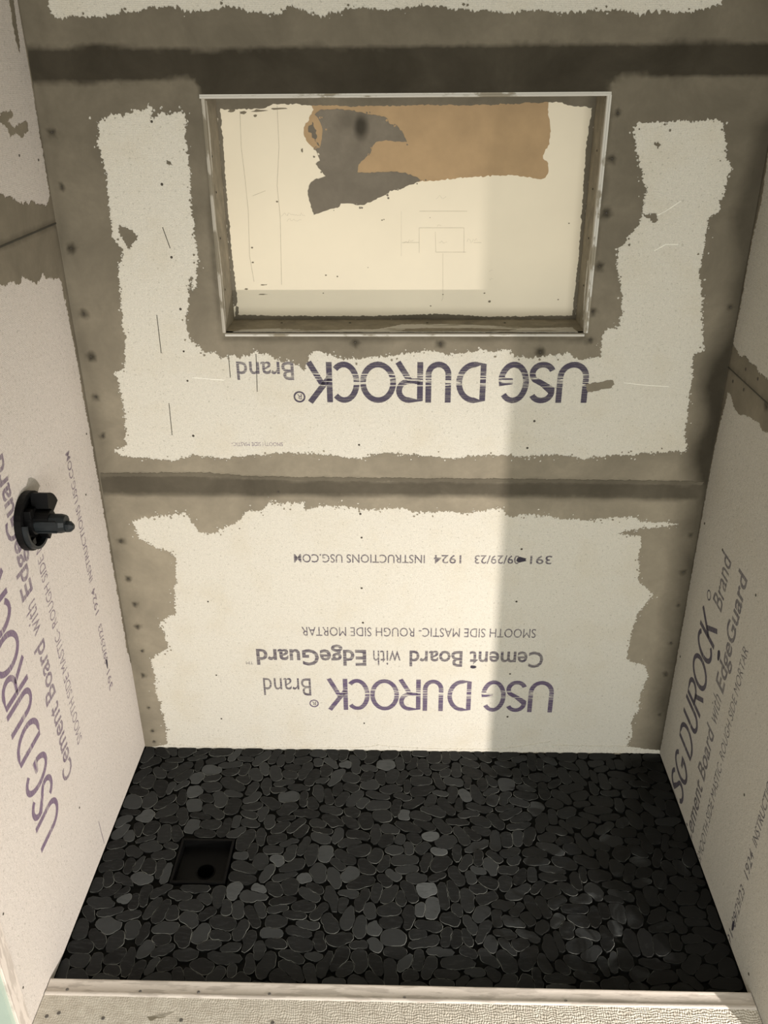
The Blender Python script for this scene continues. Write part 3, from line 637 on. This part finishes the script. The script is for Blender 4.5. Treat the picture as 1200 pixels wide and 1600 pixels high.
# metal corner beads round the opening: rounded nose with a flange on the face
def bead(name, A, B, nface, nin, mat, parent, nose=.0022, w1=.009, w2=.012):
    A, B = Vector(A), Vector(B); nf, ni = Vector(nface), Vector(nin)     # nface: out of the wall, nin: into the opening
    prof = [(-w1, .0013), (-.0035, .0016)]+[(-.0005+nose*math.cos(math.radians(a)), -.0002+nose*1.25*math.sin(math.radians(a))) for a in (110, 75, 40, 5, -30)]+[(.0010, -w2)]
    V, F = [], []
    for P in (A, B):
        for (i, o_) in prof: V.append(P+ni*i+nf*o_)
        V.append(P-ni*w1+nf*.0004); 
    n = len(prof)+1
    for k in range(n-2): F.append((k, k+1, n+k+1, n+k))
    return link(name, mesh(name, V, F, False), parent, mat)
npart('', bead('corner_bead', (NX0-.008, 0, NZ1), (NX1+.006, 0, NZ1), (0, -1, 0), (0, 0, -1), M['bead'], None, .0024, .006))
npart('', bead('corner_bead', (NX0, 0, NZ0-.004), (NX1, 0, NZ0-.004), (0, -1, 0), (0, 0, 1), M['bead'], None, .0022, .004))
npart('', bead('corner_bead', (NX0, 0, NZ0), (NX0, 0, NZ1), (0, -1, 0), (1, 0, 0), M['bead_dull'], None, .0022, .005))
npart('', bead('corner_bead', (NX1, 0, NZ0), (NX1, 0, NZ1), (0, -1, 0), (-1, 0, 0), M['bead'], None, .0028, .007))
for z in (1.30, 1.41, 1.52, 1.60):
    for x, n, a in ((NX0+.0004, (1, 0, 0), .035), (NX1-.0004, (-1, 0, 0), .055)):
        b = (x, a+random.uniform(-.006, .006), z+random.uniform(-.02, .02)); o = bpy.data.objects.new('nail_hole', sm); C.objects.link(o)
        o.location = b; o.rotation_euler = Vector(n).to_track_quat('Z', 'Y').to_euler(); o.scale = (1., .8, 1); npart('', o)
for x in (-.28, -.12, .06, .24):
    o = bpy.data.objects.new('nail_hole', sm); C.objects.link(o); o.location = (x, .085, NZ0+.0003); npart('', o)

# ------------------------------------------------------------------ front edge beads of the side walls
b1 = bead('corner_bead', (-HX, FRONT, .022), (-HX, FRONT, TOP), (1, 0, 0), (0, -1, 0), M['bead_pale'], wall_left, .002, .036, .02)
b2 = bead('corner_bead', (HX, FRONT, .022), (HX, FRONT, TOP), (-1, 0, 0), (0, -1, 0), M['bead_pale'], wall_right, .002, .036, .02)

# ------------------------------------------------------------------ curb
CZ = .022; CY = -.738
curb = empty('shower_curb', (0, -.80, -.02), 'structure'); tag(curb, 'low cement board curb along the near edge of the black pebble floor', 'curb')
def cpart(o): o.parent = curb; o.matrix_parent_inverse = Matrix.Translation(curb.location).inverted(); return o
cpart(boxes('curb_core', [(-HX+.001, FRONT+.004, -.119, HX-.001, CY-.012, CZ-.011)], M['room_floor']))
cpart(boxes('top_board', [(-HX+.001, FRONT, CZ-.0108, HX-.001, CY-.002, CZ)], M['curb'], bevel=.0008))
cpart(boxes('face_board', [(-HX+.001, CY-.0118, -.004, HX-.001, CY-.0005, CZ-.0112)], M['curb']))
V, F = [], []
prof = [(CY+.0012, CZ-.020), (CY+.0014, CZ-.001), (CY+.0004, CZ+.0012), (CY-.0015, CZ+.0018), (CY-.005, CZ+.0010), (CY-.026, CZ+.0008), (CY-.028, CZ+.0022), (CY-.034, CZ+.0020), (CY-.036, CZ+.0002)]
nx = 60
for i in range(nx+1):
    x = -HX+.002+(2*HX-.004)*i/nx
    for k, (y, z) in enumerate(prof): V.append((x, y, z+.0004*mnoise.noise(Vector((x*6, k*.7, 0)))))
n = len(prof)
for i in range(nx):
    for k in range(n-1): F.append((i*n+k, i*n+k+1, (i+1)*n+k+1, (i+1)*n+k))
cpart(link('corner_bead', mesh('corner_bead', V, F, True), None, M['bead_pale']))
for p in [(105,1546),(219,1549),(310,1550),(421,1553),(632,1559),(884,1564)]:
    q = at(p, 2, CZ+.001); o = bpy.data.objects.new('screw_head', sl); C.objects.link(o); o.location = (q.x, q.y, CZ+.0014); cpart(o)
for p in [(73,1588),(92,1583),(161,1591),(283,1594),(426,1598)]:
    q = at(p, 2, CZ); o = bpy.data.objects.new('screw_head', sl); C.objects.link(o); o.location = (q.x, q.y, CZ+.0004); o.scale = (1.2, 1.2, 1); cpart(o)
cpart(slab('thinset_smear', [ragged([(lambda v: (v.x, v.y))(at(p, 2, CZ)) for p in [(230,1590),(245,1587),(262,1584),(272,1582),(258,1589),(242,1593),(234,1596)]], .001, .004, 51)], M_floor(CZ), .0006, M['bead_dull'], None))

# ------------------------------------------------------------------ drain
drain = empty('shower_drain', ((DX0+DX1)/2, (DY0+DY1)/2, -.05)); tag(drain, 'black square shower drain body with round outlet hole set in the pebbles', 'drain')
def dpart(o): o.parent = drain; o.matrix_parent_inverse = Matrix.Translation(drain.location).inverted(); return o
fw = .006; zt = .0012
dpart(boxes('drain_frame', [(DX0, DY0, -.03, DX0+fw, DY1, zt), (DX1-fw, DY0, -.03, DX1, DY1, zt), (DX0+fw, DY0, -.03, DX1-fw, DY0+fw, zt), (DX0+fw, DY1-fw, -.03, DX1-fw, DY1, zt)], M['drain'], bevel=.0008))
hc = ((DX0+DX1)/2+.006, (DY0+DY1)/2-.008); hr = .021; k = 32
V, F = [], []
sq = []
for i in range(k):
    a = i*math.tau/k; cx, sy = math.cos(a), math.sin(a); mx = max(abs(cx), abs(sy))
    sq.append(((DX0+DX1)/2+cx/mx*(DX1-DX0-2*fw)/2, (DY0+DY1)/2+sy/mx*(DY1-DY0-2*fw)/2))
rings = [[(p[0], p[1], -.024) for p in sq]]+[[(hc[0]+r*math.cos(i*math.tau/k), hc[1]+r*math.sin(i*math.tau/k), z) for i in range(k)] for r, z in ((.045, -.027), (hr+.003, -.0295), (hr+.002, -.028), (hr, -.029), (hr-.001, -.075))]
for R_ in rings: V += R_
for a in range(len(rings)-1):
    for i in range(k): j = (i+1) % k; F.append((a*k+i, a*k+j, (a+1)*k+j, (a+1)*k+i))
dpart(link('drain_pan', mesh('drain_pan', V, F), None, M['drain']))
V = [(hc[0]+(hr-.001)*math.cos(i*math.tau/k), hc[1]+(hr-.001)*math.sin(i*math.tau/k), -.074) for i in range(k)]
dpart(link('outlet_pipe', mesh('outlet_pipe', V, [tuple(range(k))]), None, M['hole']))

# ------------------------------------------------------------------ pebble floor
def pebbles():
    res = .0025; gx0, gx1, gy0, gy1 = -HX+.001, HX-.001, CY+.002, -.001
    nx, ny = int((gx1-gx0)/res), int((gy1-gy0)/res)
    cx = gx0+(np.arange(nx)+.5)*res; cy = gy0+(np.arange(ny)+.5)*res
    dr = lambda x, y, m=.003: (DX0-m < x < DX1+m) and (DY0-m < y < DY1+m)
    # marked stones seen in the photograph: pixel, tone, angle, aspect
    MK = [(232,1272,.55,80,1.3),(305,1236,.45,0,1.2),(306,1213,.35,80,1.6),(332,1203,.40,-5,1.9),(605,1197,.55,0,1.5),(541,1194,.5,0,1.8),(303,1258,.32,90,1.2),(453,1245,.35,0,1.5),(727,1243,.5,-75,1.9),(632,1272,.5,80,1.4),(673,1307,.75,5,1.8),(681,1330,.62,-8,2.2),(667,1389,.75,15,1.4),(476,1373,.55,-10,1.8),(434,1343,.55,-45,1.8),(195,1403,.55,0,2.0),(217,1373,.40,0,2.2),(367,1395,.55,85,1.9),(408,1389,.6,-25,1.9),(170,1445,.30,0,1.8),(425,1457,.28,0,2.1),(674,1418,.45,80,2.0),(656,1421,.38,80,1.8),(588,1449,.35,85,1.5),(545,1367,.35,80,1.6),(509,1335,.40,85,1.6),(870,1440,.3,50,2.),(930,1394,.35,-60,1.8),(962,1447,.28,80,1.3),(303,1290,.3,80,1.3),(790,1228,.3,80,1.4),(985,1240,.2,0,1.5),(835,1265,.3,80,1.5),(960,1315,.28,0,2.2),(1000,1345,.3,0,2.4)]
    pts = []; meta = []
    for x, y, tn, an, asp in MK:
        v = at((x, y), 2, 0)
        if gx0 < v.x < gx1 and gy0 < v.y < gy1: pts.append((v.x, v.y)); meta.append((tn, math.radians(an), asp, True))
    target = 640; tries = 0
    while len(pts) < target and tries < 90000:
        tries += 1; p = (random.uniform(gx0+.008, gx1-.008), random.uniform(gy0+.008, gy1-.008))
        if dr(*p, .012): continue
        md = .0365 if tries < 30000 else (.031 if tries < 60000 else .025)
        if all((p[0]-q[0])**2+(p[1]-q[1])**2 > md*md for q in pts):
            tn = random.choices([random.uniform(0, .08), random.uniform(.08, .17), random.uniform(.17, .30)], [.72, .22, .06])[0]
            pts.append(p); meta.append((tn, random.choice([0, math.pi/2, random.uniform(0, math.pi), random.uniform(0, math.pi)])+random.uniform(-.3, .3), random.uniform(1.5, 3.6), False))
    P = np.array(pts); n = len(P)
    ang = np.array([m[1] for m in meta]); asp = np.array([m[2] for m in meta]); fixed = np.array([m[3] for m in meta])
    size = rng.uniform(.78, 1.22, n)
    X, Y = np.meshgrid(cx, cy, indexing='ij')
    indr = (X > DX0-.003) & (X < DX1+.003) & (Y > DY0-.003) & (Y < DY1+.003)
    W = int(.055/res)
    for it in range(7):
        best = np.full((nx, ny), 1e9); lab = np.full((nx, ny), -1)
        for i in range(n):
            ix, iy = int((P[i, 0]-gx0)/res), int((P[i, 1]-gy0)/res)
            a0, a1, b0, b1 = max(0, ix-W), min(nx, ix+W+1), max(0, iy-W), min(ny, iy+W+1)
            dx = X[a0:a1, b0:b1]-P[i, 0]; dy = Y[a0:a1, b0:b1]-P[i, 1]; c, s = math.cos(ang[i]), math.sin(ang[i])
            u = (dx*c+dy*s)/math.sqrt(asp[i]); v = (-dx*s+dy*c)*math.sqrt(asp[i])
            d = (u*u+v*v)/size[i]**2; bb = best[a0:a1, b0:b1]; mk = d < bb
            bb[mk] = d[mk]; lab[a0:a1, b0:b1][mk] = i
        lab[indr] = -1
        if it < 6:
            fl = lab.ravel(); ok = fl >= 0; cnt = np.bincount(fl[ok], minlength=n).clip(1)
            mx = np.bincount(fl[ok], X.ravel()[ok], n)/cnt; my = np.bincount(fl[ok], Y.ravel()[ok], n)/cnt
            if it in (2, 4):
                for i in range(n):
                    if fixed[i]: continue
                    ii = np.argwhere(lab == i)
                    if len(ii) > 8:
                        w_, v_ = np.linalg.eigh(np.cov((ii*1.0).T)); ang[i] = math.atan2(v_[1, 1], v_[0, 1])
            st = np.where(fixed, .15, .85)
            has = np.bincount(fl[ok], minlength=n) > 5
            P[:, 0] = np.where(has, P[:, 0]+(mx-P[:, 0])*st, P[:, 0]); P[:, 1] = np.where(has, P[:, 1]+(my-P[:, 1])*st, P[:, 1])
    K = 22; out = []
    fl = lab.ravel(); ok = fl >= 0; cnt = np.bincount(fl[ok], minlength=n)
    for i in range(n):
        if cnt[i]*res*res < 1.2e-4: continue
        rad = []
        for k in range(K):
            a = k*math.tau/K; ca, sa = math.cos(a), math.sin(a); r = .002
            while r < .06:
                x, y = P[i, 0]+ca*r, P[i, 1]+sa*r; jx, jy = int((x-gx0)/res), int((y-gy0)/res)
                if x < gx0 or y < gy0 or jx >= nx or jy >= ny or lab[jx, jy] != i: break
                r += .0008
            rad.append(r)
        rad = np.array(rad)
        r0 = rad.copy()
        c, s = math.cos(ang[i]), math.sin(ang[i])
        for _ in range(2): rad = np.minimum(r0, (np.roll(rad, 1)+2*rad+np.roll(rad, -1))/4)   # round the corners
        # cap by the superellipse of the stone
        R0 = math.sqrt(cnt[i]*res*res/math.pi)*1.10
        for k in range(K):
            a = k*math.tau/K-ang[i]; A, B = R0*math.sqrt(asp[i]), R0/math.sqrt(asp[i])
            rs = 1/((abs(math.cos(a))/A)**2.5+(abs(math.sin(a))/B)**2.2)**(1/2.2); rad[k] = min(rad[k], rs*1.24)
        rad = rad*1.0-.0001
        out.append((P[i].copy(), rad.clip(.003), meta[i][0]))
    return out, K
PB, K = pebbles()
PB.sort(key=lambda t: (Vector((t[0][0], t[0][1], 0))-CAM).length/math.sqrt((t[1]**2).mean()))
def pebble_geo(p, rad, V, F, MI, TN, tone):
    s = len(V); K = len(rad); bev = min(.0015, rad.mean()*.1); tx, ty = random.gauss(0, .011), random.gauss(0, .011); zz = random.uniform(-.0008, .0006)
    for q, z in ((1.0, -.0058), (1.0, -.0019), (0, -.0004), (1, .0)):
        for k in range(K):
            a = k*math.tau/K
            r = rad[k] if z < -.001 else (rad[k]-bev*.45 if z < 0 else rad[k]-bev)
            x, y = r*math.cos(a), r*math.sin(a); V.append((p[0]+x, p[1]+y, z if z < -.004 else z+zz+tx*x+ty*y))
    for l in range(3):
        for k in range(K):
            j = (k+1) % K; F.append((s+l*K+k, s+l*K+j, s+(l+1)*K+j, s+(l+1)*K+k)); MI.append(1 if l == 2 else 2)
    F.append(tuple(range(s+3*K, s+4*K))); MI.append(0); TN += [tone]*(4*K)
def pebble_obj(name, items, kind=None):
    V, F, MI, TN = [], [], [], []
    for p, rad, tn in items: pebble_geo(p, rad, V, F, MI, TN, tn)
    me = mesh(name, V, F); me.materials.append(M['pebble']); me.materials.append(M['pebble_rim']); me.materials.append(M['grout'])
    me.polygons.foreach_set('material_index', MI); a = me.attributes.new('tone', 'FLOAT', 'POINT'); a.data.foreach_set('value', TN)
    o = bpy.data.objects.new(name, me); C.objects.link(o); o.parent = floor
    if kind: o['kind'] = kind
    return o
for it in PB[:300]: pebble_obj('pebble', [it])
if PB[300:]: pebble_obj('pebbles', PB[300:], 'stuff')
print('pebbles', len(PB))

# ------------------------------------------------------------------ mixing valve on the left wall
vy, vz = -.405, .950
valve = empty('mixing_valve', (-HX, vy, vz)); tag(valve, 'black plastic roughed in mixing valve sticking out of the left wall', 'valve')
def vpart(name, V, F, mat, smooth=False):
    # local frame: x out of the wall, y along the wall, z up
    o = link(name, mesh(name, V, F, smooth), valve, mat); return o
def tube_arc(name, r0, r1, x0, x1, a0, a1, mat, n=18, taper=0):
    V, F = [], []
    for i in range(n+1):
        a = math.radians(a0+(a1-a0)*i/n)
        for (r, x) in ((r0, x0), (r1, x0), (r1-taper, x1), (r0-taper, x1)): V.append((x, r*math.cos(a), r*math.sin(a)))
    for i in range(n):
        for k in range(4): F.append((i*4+k, i*4+(k+1) % 4, (i+1)*4+(k+1) % 4, (i+1)*4+k))
    if abs(a1-a0) < 359.9: F += [(3, 2, 1, 0), tuple(n*4+k for k in range(4))]
    return vpart(name, V, F, mat)
def revolve(name, prof, mat, n=20, cy=0, cz=0, smooth=False, tilt=0):
    V, F = [], []
    for (r, x) in prof:
        for i in range(n): a = i*math.tau/n; V.append((x, cy+r*math.cos(a), cz+r*math.sin(a)-tilt*x))
    m = len(prof)
    for k in range(m-1):
        for i in range(n): j = (i+1) % n; F.append((k*n+i, k*n+j, (k+1)*n+j, (k+1)*n+i))
    F.append(tuple((m-1)*n+i for i in range(n)))
    return vpart(name, V, F, mat, smooth)
revolve('back_plate', [(.060, .0005), (.060, .004), (.056, .006), (.030, .006)], M['black'], 28)
tube_arc('guard_ring', .050, .060, .004, .014, 0, 360, M['black'], 30)
tube_arc('guard_shell', .051, .057, .012, .024, 165, 300, M['grey_plastic'])
tube_arc('guard_wing', .024, .056, .012, .046, 20, 78, M['black'], 8)
tube_arc('guard_wing', .024, .056, .012, .030, 292, 345, M['black'], 8)
boxes_ = lambda nm, b, m, bv=.001: boxes(nm, b, m, valve, bv)
boxes_('screw_lug', [(.012, -.034, .020, .026, -.020, .036)], M['black'])
boxes_('screw_lug', [(.012, -.034, -.040, .020, -.020, -.026)], M['black'])
revolve('valve_body', [(.030, .006), (.028, .020), (.022, .022), (.021, .050)], M['black'], 20)
revolve('cartridge', [(.0195, .022), (.0195, .070), (.0185, .074), (.0170, .080)], M['grey_plastic'], 12, -.004, -.004)
revolve('stem', [(.012, .080), (.0115, .087), (.005, .094)], M['grey_plastic'], 8, -.004, -.011)
for s in (-1, 1): boxes_('cartridge_rib', [(.026, -.0235, -.004+s*.011-.0015, .066, -.020, -.004+s*.011+.0015)], M['grey_plastic'], .0004)
